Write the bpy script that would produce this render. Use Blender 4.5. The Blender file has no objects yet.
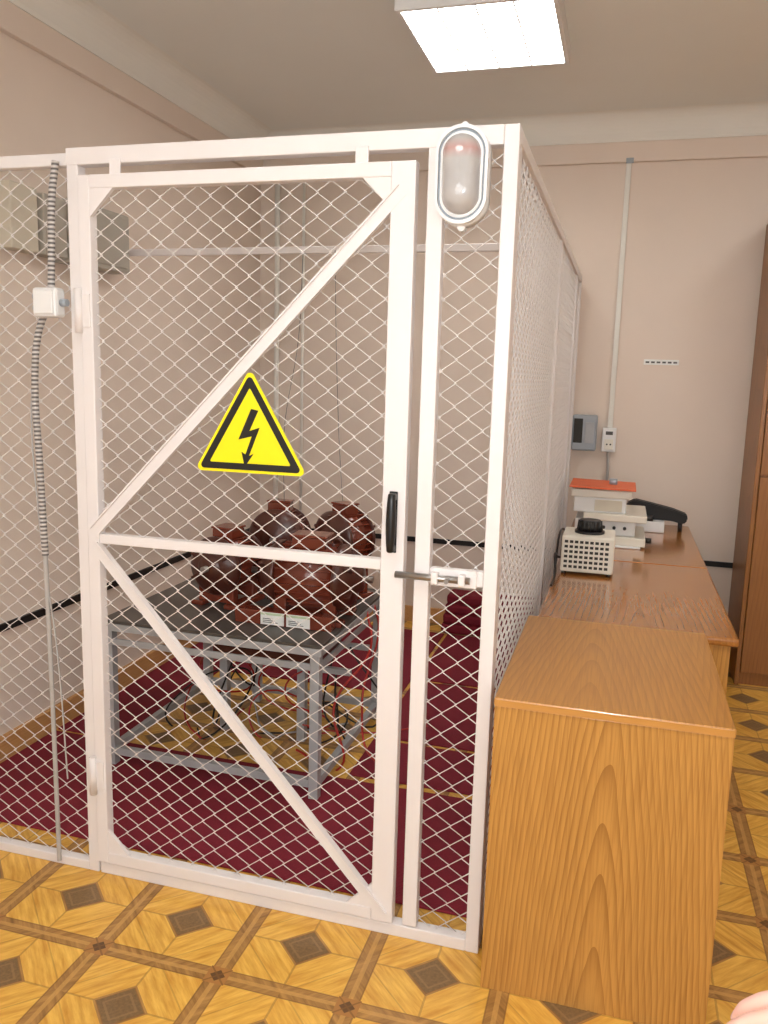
import bpy, bmesh, math, random
from mathutils import Vector, Matrix, noise
random.seed(4)
S=bpy.context.scene
COL=bpy.context.collection
S.view_settings.view_transform='Standard'
S.view_settings.look='None'
S.view_settings.exposure=0.36

# ---------------------------------------------------------------- materials
def srgb(r,g,b):
    def c(v):
        v/=255.0
        return v/12.92 if v<=0.04045 else ((v+0.055)/1.055)**2.4
    return (c(r),c(g),c(b),1)
class NT:
    def __init__(s,name):
        s.m=bpy.data.materials.new(name); s.m.use_nodes=True
        s.t=s.m.node_tree; s.b=s.t.nodes['Principled BSDF']; s.out=s.t.nodes['Material Output']
    def n(s,k,**kw):
        x=s.t.nodes.new(k)
        for a,b in kw.items(): setattr(x,a,b)
        return x
    def l(s,a,b): s.t.links.new(a,b)
    def math(s,op,a,b=None,c=None):
        x=s.n('ShaderNodeMath',operation=op)
        for i,v in enumerate((a,b,c)):
            if v is None: continue
            if isinstance(v,(int,float)): x.inputs[i].default_value=v
            else: s.l(v,x.inputs[i])
        return x.outputs[0]
    def mix(s,fac,a,b,mode='MIX'):
        x=s.n('ShaderNodeMix',data_type='RGBA',blend_type=mode)
        for i,v in ((0,fac),(6,a),(7,b)):
            if isinstance(v,(int,float)): x.inputs[i].default_value=v
            elif isinstance(v,tuple): x.inputs[i].default_value=v
            else: s.l(v,x.inputs[i])
        return x.outputs[2]
    def co(s,scale=(1,1,1),loc=(0,0,0)):
        g=s.n('ShaderNodeNewGeometry'); mp=s.n('ShaderNodeMapping')
        mp.inputs['Scale'].default_value=scale; mp.inputs['Location'].default_value=loc
        s.l(g.outputs['Position'],mp.inputs[0]); return mp.outputs[0]
    def noise(s,vec,scale,detail=3,rough=.5,dist=0):
        x=s.n('ShaderNodeTexNoise'); x.inputs['Scale'].default_value=scale
        x.inputs['Detail'].default_value=detail; x.inputs['Roughness'].default_value=rough
        x.inputs['Distortion'].default_value=dist
        s.l(vec,x.inputs['Vector']); return x.outputs[0]
    def bump(s,h,strength=.2,dist=.002):
        x=s.n('ShaderNodeBump'); x.inputs['Strength'].default_value=strength; x.inputs['Distance'].default_value=dist
        s.l(h,x.inputs['Height']); s.l(x.outputs[0],s.b.inputs['Normal'])
def plain(name,c,rough=.5,metal=0,var=.06,scale=14,bump=0,spec=None,coat=0,sss=0):
    k=NT(name); v=k.noise(k.co(),scale,3)
    d=tuple(max(0,x*(1-var*2)) for x in c[:3])+(1,)
    l=tuple(min(1,x*(1+var)) for x in c[:3])+(1,)
    k.l(k.mix(v,d,l),k.b.inputs['Base Color'])
    k.b.inputs['Roughness'].default_value=rough; k.b.inputs['Metallic'].default_value=metal
    if spec is not None: k.b.inputs['Specular IOR Level'].default_value=spec
    if coat: k.b.inputs['Coat Weight'].default_value=coat
    if sss: k.b.inputs['Subsurface Weight'].default_value=sss; k.b.inputs['Subsurface Radius'].default_value=(.01,.004,.002)
    if bump: k.bump(k.noise(k.co(),scale*6,2),bump)
    return k.m
def wood(name,base,dark,axis='z',rough=.35,coat=.2,contrast=.6,centre=.03,width=.30,spacing=.013,taper=.075,wob=.05):
    """flat-sawn board: section through a tapered log -> nested cathedral arches with straight grain beside"""
    k=NT(name)
    g=k.n('ShaderNodeNewGeometry'); sp=k.n('ShaderNodeSeparateXYZ'); k.l(g.outputs['Position'],sp.inputs[0])
    along={'x':0,'y':1,'z':2}[axis]; cross={'x':1,'y':0,'z':0}[axis]
    st={'x':(.25,1,1),'y':(1,.25,1),'z':(1,1,.25)}[axis]
    nz=k.noise(k.co(st),4.5,2,.4)
    nz2=k.noise(k.co(st,(3,5,7)),14,2,.4)
    u=k.math('PINGPONG',k.math('ADD',k.math('SUBTRACT',sp.outputs[cross],centre),width*40),width)
    r=k.math('SQRT',k.math('ADD',k.math('MULTIPLY',u,u),.0016))
    ph=k.math('ADD',r,k.math('MULTIPLY',sp.outputs[along],taper))
    ph=k.math('ADD',ph,k.math('MULTIPLY',nz,wob)); ph=k.math('ADD',ph,k.math('MULTIPLY',nz2,.012))
    fr_=k.math('FRACT',k.math('DIVIDE',ph,spacing))
    gsaw=k.math('POWER',fr_,2.6)
    s2={'x':(.03,1,1),'y':(1,.03,1),'z':(1,1,.03)}[axis]
    fi=k.noise(k.co(s2),190,3,.6)
    amp=k.math('MULTIPLY_ADD',k.noise(k.co(st),6,2),.9,.25)
    c1=k.mix(k.math('MULTIPLY',k.math('MULTIPLY',gsaw,contrast),amp),base,dark)
    fr=k.math('MULTIPLY',k.math('SUBTRACT',fi,.42),1.5); fr=k.math('MAXIMUM',fr,0)
    c2=k.mix(fr,c1,dark)
    k.l(c2,k.b.inputs['Base Color']); k.b.inputs['Roughness'].default_value=rough
    k.b.inputs['Coat Weight'].default_value=coat; k.b.inputs['Coat Roughness'].default_value=.15
    return k.m

M={}
M['wall']=plain('wall_paint',srgb(227,212,198),.75,var=.03,scale=2.5,bump=.04)
M['ceil']=plain('ceiling_whitewash',srgb(232,233,228),.9,var=.02,scale=2)
M['cornice']=plain('cornice_plaster',srgb(232,230,222),.85,var=.02,scale=3)
M['frame']=plain('white_enamel',srgb(229,223,221),.38,var=.03,scale=5,bump=.03)
M['wire']=plain('white_painted_wire',srgb(226,219,214),.45,var=.03)
M['cab']=wood('oak_veneer_vertical',srgb(194,142,70),srgb(136,86,30),'z',rough=.42,coat=.08,contrast=.85,centre=.03,width=.30,spacing=.014,taper=.085)
M['cabtop']=wood('oak_veneer_top',srgb(188,132,60),srgb(140,88,32),'y',rough=.32,coat=.25,contrast=.65,centre=-.03,width=.28,spacing=.018,taper=.10)
M['edge']=plain('veneer_edge',srgb(196,140,70),.4,var=.06)
M['desk']=wood('desk_lacquer',srgb(172,112,50),srgb(132,78,28),'y',rough=.18,coat=.5,contrast=.6,centre=.1,width=.33,spacing=.02,taper=.07)
M['ward']=wood('wardrobe_veneer',srgb(150,98,46),srgb(112,66,26),'z',rough=.4,coat=.1,contrast=.5,centre=.9,width=.25,spacing=.02)
M['basewood']=wood('baseboard_wood',srgb(206,156,98),srgb(170,114,62),'y',rough=.5,coat=0,contrast=.3)
M['black']=plain('black_plastic',srgb(22,21,22),.35,var=.1)
M['blackpaint']=plain('black_paint',srgb(14,13,14),.6,var=.1)
M['steelgrey']=plain('grey_painted_steel',srgb(170,172,174),.4,var=.06,bump=.04)
M['tabletop']=plain('dark_table_sheet',srgb(80,76,72),.35,var=.15,scale=8)
M['motor']=plain('brown_motor_enamel',srgb(122,56,40),.25,var=.15,scale=12,coat=.4)
M['motord']=plain('dark_brown_iron',srgb(82,40,30),.32,var=.18,scale=16,coat=.2)
M['metal']=plain('zinc_metal',srgb(170,168,166),.35,1,var=.08)
M['whiteplastic']=plain('white_plastic',srgb(228,228,227),.35,var=.02)
M['greyplastic']=plain('grey_plastic',srgb(156,164,172),.4,var=.04)
M['greybox']=plain('grey_enclosure',srgb(176,170,158),.5,var=.04)
M['beigebox']=plain('beige_enclosure',srgb(208,200,182),.5,var=.04)
M['cream']=plain('cream_lab_plastic',srgb(228,223,209),.35,var=.03)
M['orange']=plain('orange_sheet',srgb(226,104,56),.5,var=.05)
M['yellow']=plain('sign_yellow',srgb(244,228,10),.4,var=.02)
M['signblack']=plain('sign_black',srgb(20,18,16),.45,var=.05)
M['label']=plain('paper_label',srgb(238,240,236),.6,var=.03)
M['labelg']=plain('label_green',srgb(196,216,180),.6,var=.04)
M['ink']=plain('ink_grey',srgb(90,88,86),.6,var=.04)
M['redcable']=plain('red_cable',srgb(170,40,32),.4,var=.05)
M['greycable']=plain('grey_cable',srgb(176,172,168),.45,var=.05)
M['cableblk']=plain('black_cable',srgb(26,24,25),.45,var=.05)
M['holes']=plain('vent_dark',srgb(52,50,46),.7,var=.05)
M['skin']=plain('skin',srgb(218,172,156),.5,var=.04,scale=30,sss=.15)
M['nail']=plain('finger_nail',srgb(224,184,174),.25,var=.02)
M['shirt']=plain('blue_shirt_cloth',srgb(120,140,170),.85,var=.06,scale=40,bump=.1)
M['trouser']=plain('dark_trouser_cloth',srgb(46,48,58),.9,var=.08,scale=40,bump=.1)
M['shoe']=plain('black_shoe_leather',srgb(28,24,22),.35,var=.08)
M['hair']=plain('brown_hair',srgb(70,48,32),.6,var=.2,scale=60,bump=.4)
M['eye']=plain('eye_white',srgb(240,238,234),.2,var=.01)
M['iris']=plain('iris_brown',srgb(60,40,28),.2,var=.05)
M['lip']=plain('lips',srgb(190,110,104),.45,var=.04)
k=NT('corrugated_conduit'); w=k.n('ShaderNodeTexWave',wave_type='BANDS',bands_direction='Z'); w.inputs['Scale'].default_value=26; w.inputs['Distortion'].default_value=0
k.l(k.co(),w.inputs['Vector']); k.l(k.mix(w.outputs['Fac'],srgb(84,80,78),srgb(206,200,196)),k.b.inputs['Base Color']); k.b.inputs['Roughness'].default_value=.4; k.bump(w.outputs['Fac'],.5,.004); M['conduit']=k.m
k=NT('frosted_glass'); n=k.noise(k.co(),20,2); g=k.n('ShaderNodeNewGeometry'); sp=k.n('ShaderNodeSeparateXYZ'); k.l(g.outputs['Position'],sp.inputs[0])
band=k.math('MAXIMUM',0,k.math('SUBTRACT',1,k.math('MULTIPLY',k.math('ABSOLUTE',k.math('SUBTRACT',sp.outputs[2],2.065)),42)))
k.l(k.mix(k.math('MULTIPLY',band,.5),k.mix(n,srgb(168,165,164),srgb(190,187,185)),srgb(190,112,98)),k.b.inputs['Base Color'])
k.b.inputs['Roughness'].default_value=.18; k.b.inputs['Coat Weight'].default_value=.5; M['glass']=k.m
k=NT('luminous_diffuser'); k.b.inputs['Base Color'].default_value=(.9,.9,.9,1)
k.b.inputs['Emission Color'].default_value=(1,.985,.965,1); k.b.inputs['Emission Strength'].default_value=11; M['lum']=k.m
k=NT('added_glow_pane'); k.b.inputs['Base Color'].default_value=(.8,.85,.9,1)
k.b.inputs['Emission Color'].default_value=(.93,.97,1,1); k.b.inputs['Emission Strength'].default_value=3.8; M['glow_pane']=k.m  # emissive fill for the windows added behind the camera
# mats
k=NT('maroon_ribbed_mat'); n=k.noise(k.co(),220,2); n2=k.noise(k.co(),3,2)
w=k.n('ShaderNodeTexWave',wave_type='BANDS',bands_direction='Y'); w.inputs['Scale'].default_value=45; k.l(k.co(),w.inputs['Vector'])
c=k.mix(n,srgb(112,16,36),srgb(158,32,56)); c=k.mix(k.math('MULTIPLY',n2,.35),c,srgb(96,14,30)); c=k.mix(k.math('MULTIPLY',w.outputs['Fac'],.25),c,srgb(90,8,26))
k.l(c,k.b.inputs['Base Color']); k.b.inputs['Roughness'].default_value=.85; k.bump(w.outputs['Fac'],.3,.003); M['mat']=k.m
# floor linoleum
k=NT('patterned_linoleum'); g=k.n('ShaderNodeNewGeometry'); sp=k.n('ShaderNodeSeparateXYZ'); k.l(g.outputs['Position'],sp.inputs[0])
u=k.math('DIVIDE',k.math('ADD',sp.outputs[0],1.44+20*.355),.355); v=k.math('DIVIDE',k.math('SUBTRACT',sp.outputs[1],1.91-20*.342),.342)
fu=k.math('SUBTRACT',k.math('FRACT',k.math('ADD',u,.5)),.5); fv=k.math('SUBTRACT',k.math('FRACT',k.math('ADD',v,.5)),.5)
au=k.math('ABSOLUTE',fu); av=k.math('ABSOLUTE',fv)
man=k.math('ADD',au,av); du=k.math('SUBTRACT',.5,au); dv=k.math('SUBTRACT',.5,av)
mn=k.math('MINIMUM',au,av); dmn=k.math('MINIMUM',du,dv)
def lt(a,b): return k.math('LESS_THAN',a,b)
def AND(a,b): return k.math('MULTIPLY',a,b)
qd=k.math('GREATER_THAN',k.math('MULTIPLY',fu,fv),0)
def rot(ang,sx,sy):
    mp=k.n('ShaderNodeMapping'); mp.inputs['Rotation'].default_value=(0,0,ang)
    k.l(g.outputs['Position'],mp.inputs[0]); m2=k.n('ShaderNodeMapping'); m2.inputs['Scale'].default_value=(sx,sy,1); k.l(mp.outputs[0],m2.inputs[0]); return m2.outputs[0]
ga=k.noise(rot(math.pi/4,1,.12),60,4,.6); gb=k.noise(rot(-math.pi/4,1,.12),60,4,.6)
gr=k.mix(qd,ga,gb)
grc=k.math('MULTIPLY_ADD',gr,2.4,-.7)
gr=k.math('MINIMUM',1,k.math('MAXIMUM',0,grc))
big=k.noise(k.co(),9,2)
base=k.mix(gr,srgb(198,138,46),srgb(246,202,98))
base=k.mix(k.math('MULTIPLY',big,.35),base,srgb(212,150,52))
brown=k.mix(gr,srgb(134,94,46),srgb(190,142,78)); dk=k.mix(k.noise(k.co(),140,3),srgb(86,66,40),srgb(150,116,74))
line=srgb(126,86,42)
c=base
c=k.mix(k.math('MULTIPLY',lt(mn,.008),.4),c,line)
di=k.math('ABSOLUTE',k.math('SUBTRACT',man,.52)); c=k.mix(k.math('MULTIPLY',lt(di,.008),.3),c,line)
c=k.mix(lt(dmn,.070),c,brown)
c=k.mix(k.math('MULTIPLY',lt(k.math('ABSOLUTE',k.math('SUBTRACT',dmn,.068)),.006),.6),c,line)
c=k.mix(k.math('MULTIPLY',lt(dmn,.018),.5),c,srgb(212,164,92))
sd=k.math('MAXIMUM',du,dv); c=k.mix(lt(sd,.085),c,srgb(170,118,60)); c=k.mix(lt(k.math('ADD',du,dv),.06),c,srgb(104,72,40))
c=k.mix(k.math('MULTIPLY',lt(k.math('ABSOLUTE',k.math('SUBTRACT',du,dv)),.01),AND(lt(sd,.085),.7)),c,line)
c=k.mix(lt(man,.220),c,brown); c=k.mix(AND(lt(man,.198),.7),c,line); c=k.mix(lt(man,.188),c,dk)
c=k.mix(AND(lt(k.math('ABSOLUTE',k.math('SUBTRACT',man,.13)),.012),.6),c,srgb(150,118,78))
k.l(c,k.b.inputs['Base Color']); k.b.inputs['Roughness'].default_value=.32; k.b.inputs['Coat Weight'].default_value=.1
M['floor']=k.m

# ---------------------------------------------------------------- helpers
def empty(name,loc=(0,0,0)):
    e=bpy.data.objects.new(name,None); COL.objects.link(e); e.location=loc; e.empty_display_size=.1; return e
def par(o,parent):
    if parent: o.parent=parent; o.matrix_parent_inverse=Matrix.Translation(-Vector(parent.location))
def finish(name,bm,mat,parent=None,smooth=False,loc=None):
    me=bpy.data.meshes.new(name); bm.normal_update(); bm.to_mesh(me); bm.free()
    for m in (mat if isinstance(mat,list) else [mat]): me.materials.append(m)
    if smooth:
        for p in me.polygons: p.use_smooth=True
    o=bpy.data.objects.new(name,me); COL.objects.link(o); par(o,parent)
    return o
def bm_box(bm,mn,mx,mi=0,bev=0,seg=2):
    b2=bmesh.new()
    bmesh.ops.create_cube(b2,size=1)
    for v in b2.verts:
        for i in range(3): v.co[i]=mn[i] if v.co[i]<0 else mx[i]
    if bev: bmesh.ops.bevel(b2,geom=b2.edges[:],offset=bev,segments=seg,affect='EDGES',profile=.5)
    merge(bm,b2,mi)
def merge(bm,b2,mi=0,mat=None,smooth=None):
    mp={}
    for v in b2.verts: mp[v]=bm.verts.new(mat@v.co if mat else v.co)
    for f in b2.faces:
        try:
            nf=bm.faces.new([mp[v] for v in f.verts]); nf.material_index=mi if mi is not None else f.material_index
            nf.smooth=f.smooth if smooth is None else smooth
        except ValueError: pass
    b2.free()
def box(name,mn,mx,mat,parent=None,bev=.0,seg=2):
    bm=bmesh.new(); bm_box(bm,mn,mx,0,bev,seg); return finish(name,bm,mat,parent)
def bm_cyl(bm,p0,p1,r,mi=0,seg=16,r2=None,smooth=True):
    p0=Vector(p0);p1=Vector(p1);d=p1-p0
    b2=bmesh.new(); bmesh.ops.create_cone(b2,cap_ends=True,segments=seg,radius1=r,radius2=r if r2 is None else r2,depth=d.length)
    for f in b2.faces: f.smooth=(len(f.verts)==4) and smooth
    q=d.to_track_quat('Z','Y').to_matrix().to_4x4()
    merge(bm,b2,mi,Matrix.Translation((p0+p1)/2)@q)
def cyl(name,p0,p1,r,mat,parent=None,seg=16,r2=None):
    bm=bmesh.new(); bm_cyl(bm,p0,p1,r,0,seg,r2); return finish(name,bm,mat,parent)
def bm_prism(bm,pts,axis_off,mi=0):
    a=[bm.verts.new(p) for p in pts]; b=[bm.verts.new(Vector(p)+Vector(axis_off)) for p in pts]
    n=len(pts); fs=[bm.faces.new(a),bm.faces.new(b[::-1])]
    for i in range(n): fs.append(bm.faces.new([a[i],b[i],b[(i+1)%n],a[(i+1)%n]]))
    for f in fs: f.material_index=mi
    bmesh.ops.recalc_face_normals(bm,faces=fs)
def prism(name,pts,off,mat,parent=None):
    bm=bmesh.new(); bm_prism(bm,pts,off); bmesh.ops.triangulate(bm,faces=[f for f in bm.faces if len(f.verts)>4]); return finish(name,bm,mat,parent)
def to_mesh(o,name,mat,parent,smooth=True):
    dg=bpy.context.evaluated_depsgraph_get(); me=bpy.data.meshes.new_from_object(o.evaluated_get(dg)); bpy.data.objects.remove(o)
    me.materials.clear(); me.materials.append(mat); me.name=name
    for p in me.polygons: p.material_index=0; p.use_smooth=smooth
    o=bpy.data.objects.new(name,me); COL.objects.link(o); par(o,parent); return o
def tube(name,pts,r,mat,parent=None,smooth=True,res=3,poly=False):
    cu=bpy.data.curves.new(name,'CURVE'); cu.dimensions='3D'; cu.bevel_depth=r; cu.bevel_resolution=res
    if poly:
        s=cu.splines.new('POLY'); s.points.add(len(pts)-1)
        for i,p in enumerate(pts): s.points[i].co=(*p,1)
    else:
        s=cu.splines.new('BEZIER'); s.bezier_points.add(len(pts)-1)
        for i,p in enumerate(pts):
            b=s.bezier_points[i]; b.co=p; b.handle_left_type=b.handle_right_type='AUTO'
    cu.resolution_u=8; cu.use_fill_caps=True
    o=bpy.data.objects.new(name+'_c',cu); COL.objects.link(o)
    return to_mesh(o,name,mat,parent,smooth)
def bm_lathe(bm,prof,mat,mi=0,seg=32,smooth=True):
    rings=[]
    for r,h in prof:
        rings.append([bm.verts.new(mat@Vector((r*math.cos(2*math.pi*i/seg),r*math.sin(2*math.pi*i/seg),h))) for i in range(seg)])
    for a,b in zip(rings,rings[1:]):
        for i in range(seg):
            f=bm.faces.new([a[i],a[(i+1)%seg],b[(i+1)%seg],b[i]]); f.material_index=mi; f.smooth=smooth
    for rg,fl in ((rings[0],True),(rings[-1],False)):
        f=bm.faces.new(rg[::-1] if fl else rg); f.material_index=mi
def skinned(name,V,E,R,root,mat,parent,sub=2):
    me=bpy.data.meshes.new(name); keys=list(V); idx={k:i for i,k in enumerate(keys)}
    me.from_pydata([V[k] for k in keys],[(idx[a],idx[b]) for a,b in E],[])
    o=bpy.data.objects.new(name+'_s',me); COL.objects.link(o)
    m=o.modifiers.new('skin','SKIN'); m.use_smooth_shade=True
    sv=me.skin_vertices[0].data
    for k in keys:
        r=R[k]; sv[idx[k]].radius=(r,r) if not isinstance(r,tuple) else r
        sv[idx[k]].use_root=(k==root)
    s=o.modifiers.new('sub','SUBSURF'); s.levels=sub; s.render_levels=sub
    return to_mesh(o,name,mat,parent)

# ---------------------------------------------------------------- room
XW,XE,YB,YS,ZC=-2.28,2.5,5.0,-1.8,2.99
box('floor',(XW-.1,YS-.1,-.1),(XE+.1,YB+.1,0),M['floor'])
box('ceiling',(XW-.1,YS-.1,ZC),(XE+.1,YB+.1,ZC+.1),M['ceil'])
box('wall_left',(XW-.1,YS-.1,0),(XW,YB+.1,ZC),M['wall'])
box('wall_right',(XE,YS-.1,0),(XE+.1,YB+.1,ZC),M['wall'])
box('wall_back',(XW,YB,0),(XE,YB+.1,ZC),M['wall'])
box('wall_front',(XW,YS-.1,0),(XE,YS,ZC),M['wall'])
for wi,x0 in enumerate((-1.5,.5)):  # unseen glowing windows, added to throw broad light onto the ceiling
    w=empty('window_%d'%(wi+1),(x0+.75,YS,1.7)); 
    box('glow_pane',(x0,YS+.001,.9),(x0+1.5,YS+.02,2.5),M['glow_pane'],w)
    for n,a,b in (('frame_bottom',(x0-.06,YS,.84),(x0+1.56,YS+.06,.9)),('frame_top',(x0-.06,YS,2.5),(x0+1.56,YS+.06,2.56)),('frame_left',(x0-.06,YS,.9),(x0,YS+.06,2.5)),('frame_right',(x0+1.5,YS,.9),(x0+1.56,YS+.06,2.5)),('mullion',(x0+.72,YS+.01,.9),(x0+.78,YS+.05,2.5)),('transom',(x0,YS+.01,2.0),(x0+1.5,YS+.05,2.05)),('sill',(x0-.1,YS,.81),(x0+1.6,YS+.16,.84))): box(n,a,b,M['whiteplastic'],w,.004)
def cove(name,p0,p1,inn):
    bm=bmesh.new(); inn=Vector(inn); prof=[(0,-.135),(.035,-.135),(.04,-.12)]
    for i in range(9):
        a=i/8*math.pi/2; prof.append((.04+.10*(1-math.cos(a)),-.115+.115*math.sin(a)))
    prof.append((0,0))
    pts=[Vector(p0)+inn*a+Vector((0,0,b)) for a,b in prof]
    bm_prism(bm,pts,Vector(p1)-Vector(p0)); return finish(name,bm,M['cornice'])
cove('trim_cornice_left',(XW,YS,ZC),(XW,YB,ZC),(1,0,0))
cove('trim_cornice_back',(XW,YB,ZC),(XE,YB,ZC),(0,-1,0))
box('trim_band_left',(XW,YS,2.75),(XW+.03,YB,2.857),M['wall'],bev=.004)
box('trim_band_back',(XW,YB-.03,2.75),(XE,YB,2.857),M['wall'],bev=.004)
box('baseboard_left',(XW,YS,0),(XW+.022,YB,.10),M['basewood'],bev=.004)
box('baseboard_back',(XW,YB-.022,0),(XE,YB,.10),M['basewood'],bev=.004)
box('trim_stripe_left',(XW,YS,.52),(XW+.012,YB,.55),M['blackpaint'])
box('trim_stripe_back',(XW,YB-.012,.52),(XE,YB,.55),M['blackpaint'])
g=empty('rubber_floor_mat')
def mat(n,x0,x1,y0,y1): box(n,(x0,y0,0.0005),(x1,y1,.008),M['mat'],g,.002,1)
mat('mat_front',-2.25,-.31,2.17,2.84)
mat('mat_left',-2.25,-1.93,2.86,4.95)
mat('mat_right_a',-.93,-.31,2.88,3.22); mat('mat_right_b',-.93,-.31,3.25,3.95); mat('mat_right_c',-.93,-.31,3.98,4.78)
mat('mat_rear',-1.91,-.95,3.75,4.78)

# ---------------------------------------------------------------- cage
YF=2.03; HC=2.135; XR=-.274; XL=-1.501; T=.04
cage=empty('wire_mesh_cage',(XR,YF,0))
def cb(n,mn,mx,p=None,b=.003): return box(n,mn,mx,M['frame'],p or cage,b)
cb('post_corner',(XR-.036,YF,0),(XR,YF+.036,HC))
cb('post_corner_flange',(XR-.006,YF+.034,0),(XR,YF+.06,HC-.04))
cb('post_door_right',(-.49,YF,.04),(-.45,YF+.036,HC-.04))
cb('post_door_left',(XL,YF,0),(XL+.036,YF+.036,HC-.04))
cb('rail_top',(XL,YF-.002,HC-.045),(XR-.036,YF+.036,HC))
cb('rail_bottom',(XL+.042,YF,0),(XR-.036,YF+.036,.036))
cb('rail_latch',(-.45,YF+.002,1.025),(XR-.036,YF+.03,1.065))
cb('rail_top_left',(XW+.005,YF,HC-.045),(XL,YF+.03,HC-.012))
cb('rail_bottom_left',(XW+.025,YF,0),(XL,YF+.03,.03))
cb('post_wall_left',(XW+.005,YF,.1),(XW+.035,YF+.03,HC-.045))
YE=4.93
cb('side_rail_top',(XR-.036,YF+.036,HC-.036),(XR,YE,HC))
cb('side_rail_bottom',(XR-.03,YF+.036,0),(XR,YE,.03))
cb('side_post_mid',(XR-.03,3.44,.03),(XR,3.475,HC-.036))
cb('side_post_far',(XR-.036,4.55,.03),(XR,4.585,HC-.036))
cb('side_post_end',(XR-.036,YE-.035,.03),(XR,YE,HC-.036))
cb('cross_bar',(XW+.002,3.44,HC-.075),(XR-.036,3.46,HC-.045))
CW,CH=.074,.058
def chain(name,u0,u1,z0,z1,conv,r=.0020,parent=None):
    cu=bpy.data.curves.new(name,'CURVE'); cu.dimensions='3D'; cu.bevel_depth=r; cu.bevel_resolution=1
    hw=CW/2; hh=CH/2
    i0=math.floor(u0/hw)-1; i1=math.ceil(u1/hw)+1; k0=math.floor(z0/hh)-1; k1=math.ceil(z1/hh)+1
    for i in range(i0,i1):
        pts=[]
        for kk in range(k0,k1+1):
            right=(kk+i)%2
            u=(i+1)*hw+.0022 if right else i*hw-.0022
            off=.0024 if right else -.0024
            pts.append((u,kk*hh,off))
        run=[]
        def flush(run):
            if len(run)>1:
                s=cu.splines.new('POLY'); s.points.add(len(run)-1)
                for j,p in enumerate(run): s.points[j].co=(*conv(*p),1)
        for a,b in zip(pts,pts[1:]):
            t0,t1=0,1
            for ax,lo,hi in ((0,u0,u1),(1,z0,z1)):
                d=b[ax]-a[ax]
                ta=(lo-a[ax])/d; tb=(hi-a[ax])/d
                if ta>tb: ta,tb=tb,ta
                t0=max(t0,ta);t1=min(t1,tb)
            if t0>=t1:
                flush(run);run=[];continue
            L=lambda t:tuple(a[q]+(b[q]-a[q])*t for q in range(3))
            if not run: run=[L(t0)]
            elif t0>0: flush(run); run=[L(t0)]
            run.append(L(t1))
            if t1<1: flush(run);run=[]
        flush(run)
    o=bpy.data.objects.new(name+'_c',cu); COL.objects.link(o)
    return to_mesh(o,name,M['wire'],parent or cage)
fr=lambda u,z,o:(u,YF+.022+o,z)
chain('mesh_left_panel',XW+.02,XL+.01,.02,HC-.03,fr)
chain('mesh_narrow_panel',-.46,XR-.02,.02,HC-.03,fr)
sd=lambda u,z,o:(XR-.012+o,u,z)
chain('mesh_side_panel',YF+.03,YE-.01,.02,HC-.02,sd,r=.0024)

# ---------------------------------------------------------------- door
door=empty('mesh_cage_door',(-1.463,YF,0))
DX0,DX1,DZ0,DZ1=-1.459,-.516,.045,2.062; Y0=YF-.012; Y1=YF+.022
def db(n,mn,mx,b=.003): return box(n,mn,mx,M['frame'],door,b)
db('stile_hinge',(DX0,Y0,DZ0),(DX0+.036,Y1,DZ1))
db('stile_lock',(DX1-.062,Y0,DZ0),(DX1,Y1,DZ1))
db('rail_top',(DX0+.036,Y0,DZ1-.036),(DX1-.062,Y1,DZ1))
db('rail_bottom',(DX0+.036,Y0,DZ0),(DX1-.062,Y1,DZ0+.036))
db('rail_middle',(DX0+.036,Y0+.003,1.05),(DX1-.062,Y1,1.078))
ix0,ix1,iz0,iz1=DX0+.036,DX1-.062,DZ0+.036,DZ1-.036
G=.072
def gus(n,cx,cz,sx,sz):
    prism(n,[(cx,Y0+.002,cz),(cx+sx*G,Y0+.002,cz),(cx,Y0+.002,cz+sz*G)],(0,.012,0),M['frame'],door)
gus('gusset_tl',ix0,iz1,1,-1);gus('gusset_tr',ix1,iz1,-1,-1);gus('gusset_bl',ix0,iz0,1,1);gus('gusset_br',ix1,iz0,-1,1)
def brace(n,a,b,w=.032):
    a=Vector((a[0],0,a[1]));b=Vector((b[0],0,b[1]));d=(b-a).normalized();nn=Vector((-d.z,0,d.x))*w/2
    yo=Vector((0,Y0-.001,0))
    prism(n,[a+nn+yo,b+nn+yo,b-nn+yo,a-nn+yo],(0,.014,0),M['frame'],door)
    prism(n+'_flange',[a+nn+yo,b+nn+yo,b+nn*.75+yo,a+nn*.75+yo],(0,-.007,0),M['frame'],door)
brace('brace_upper',(DX0+.02,1.085),(ix1+.03,iz1-.03))
brace('brace_lower',(DX0+.02,1.045),(ix1+.035,DZ0+.02))
chain('door_mesh',ix0-.01,ix1+.01,iz0-.01,iz1+.01,lambda u,z,o:(u,YF+.012+o,z),parent=door)
for n,z in (('hinge_upper',1.705),('hinge_lower',.33)):
    cyl(n,(DX0-.004,Y0-.006,z-.06),(DX0-.004,Y0-.006,z+.06),.011,M['frame'],door,14)
    box(n+'_leaf',(DX0-.018,Y0-.004,z-.045),(DX0+.03,Y0+.002,z+.045),M['frame'],door,.002)
for i,x in enumerate((-1.345,-.655)):
    box('stop_tab_%d'%(i+1),(x-.017,YF-.008,2.03),(x+.017,YF-.002,HC-.035),M['frame'],cage,.002)
h=empty('door_handle',(-.549,Y0,1.17)); bm=bmesh.new()
b2=bmesh.new(); bmesh.ops.create_uvsphere(b2,u_segments=16,v_segments=12,radius=1)
for v in b2.verts:
    z=v.co.z; v.co=Vector((v.co.x*.013,v.co.y*.012,max(-1,min(1,z*1.35))*.076))
merge(bm,b2,0,Matrix.Translation((-.547,Y0-.022,1.180)),True)
bm_box(bm,(-.557,Y0-.025,1.238),(-.537,Y0,1.256),0,.004); bm_box(bm,(-.557,Y0-.025,1.104),(-.537,Y0,1.122),0,.004)
bm_box(bm,(-.558,Y0-.004,1.10),(-.536,Y0,1.26),0,.0015)
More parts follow.
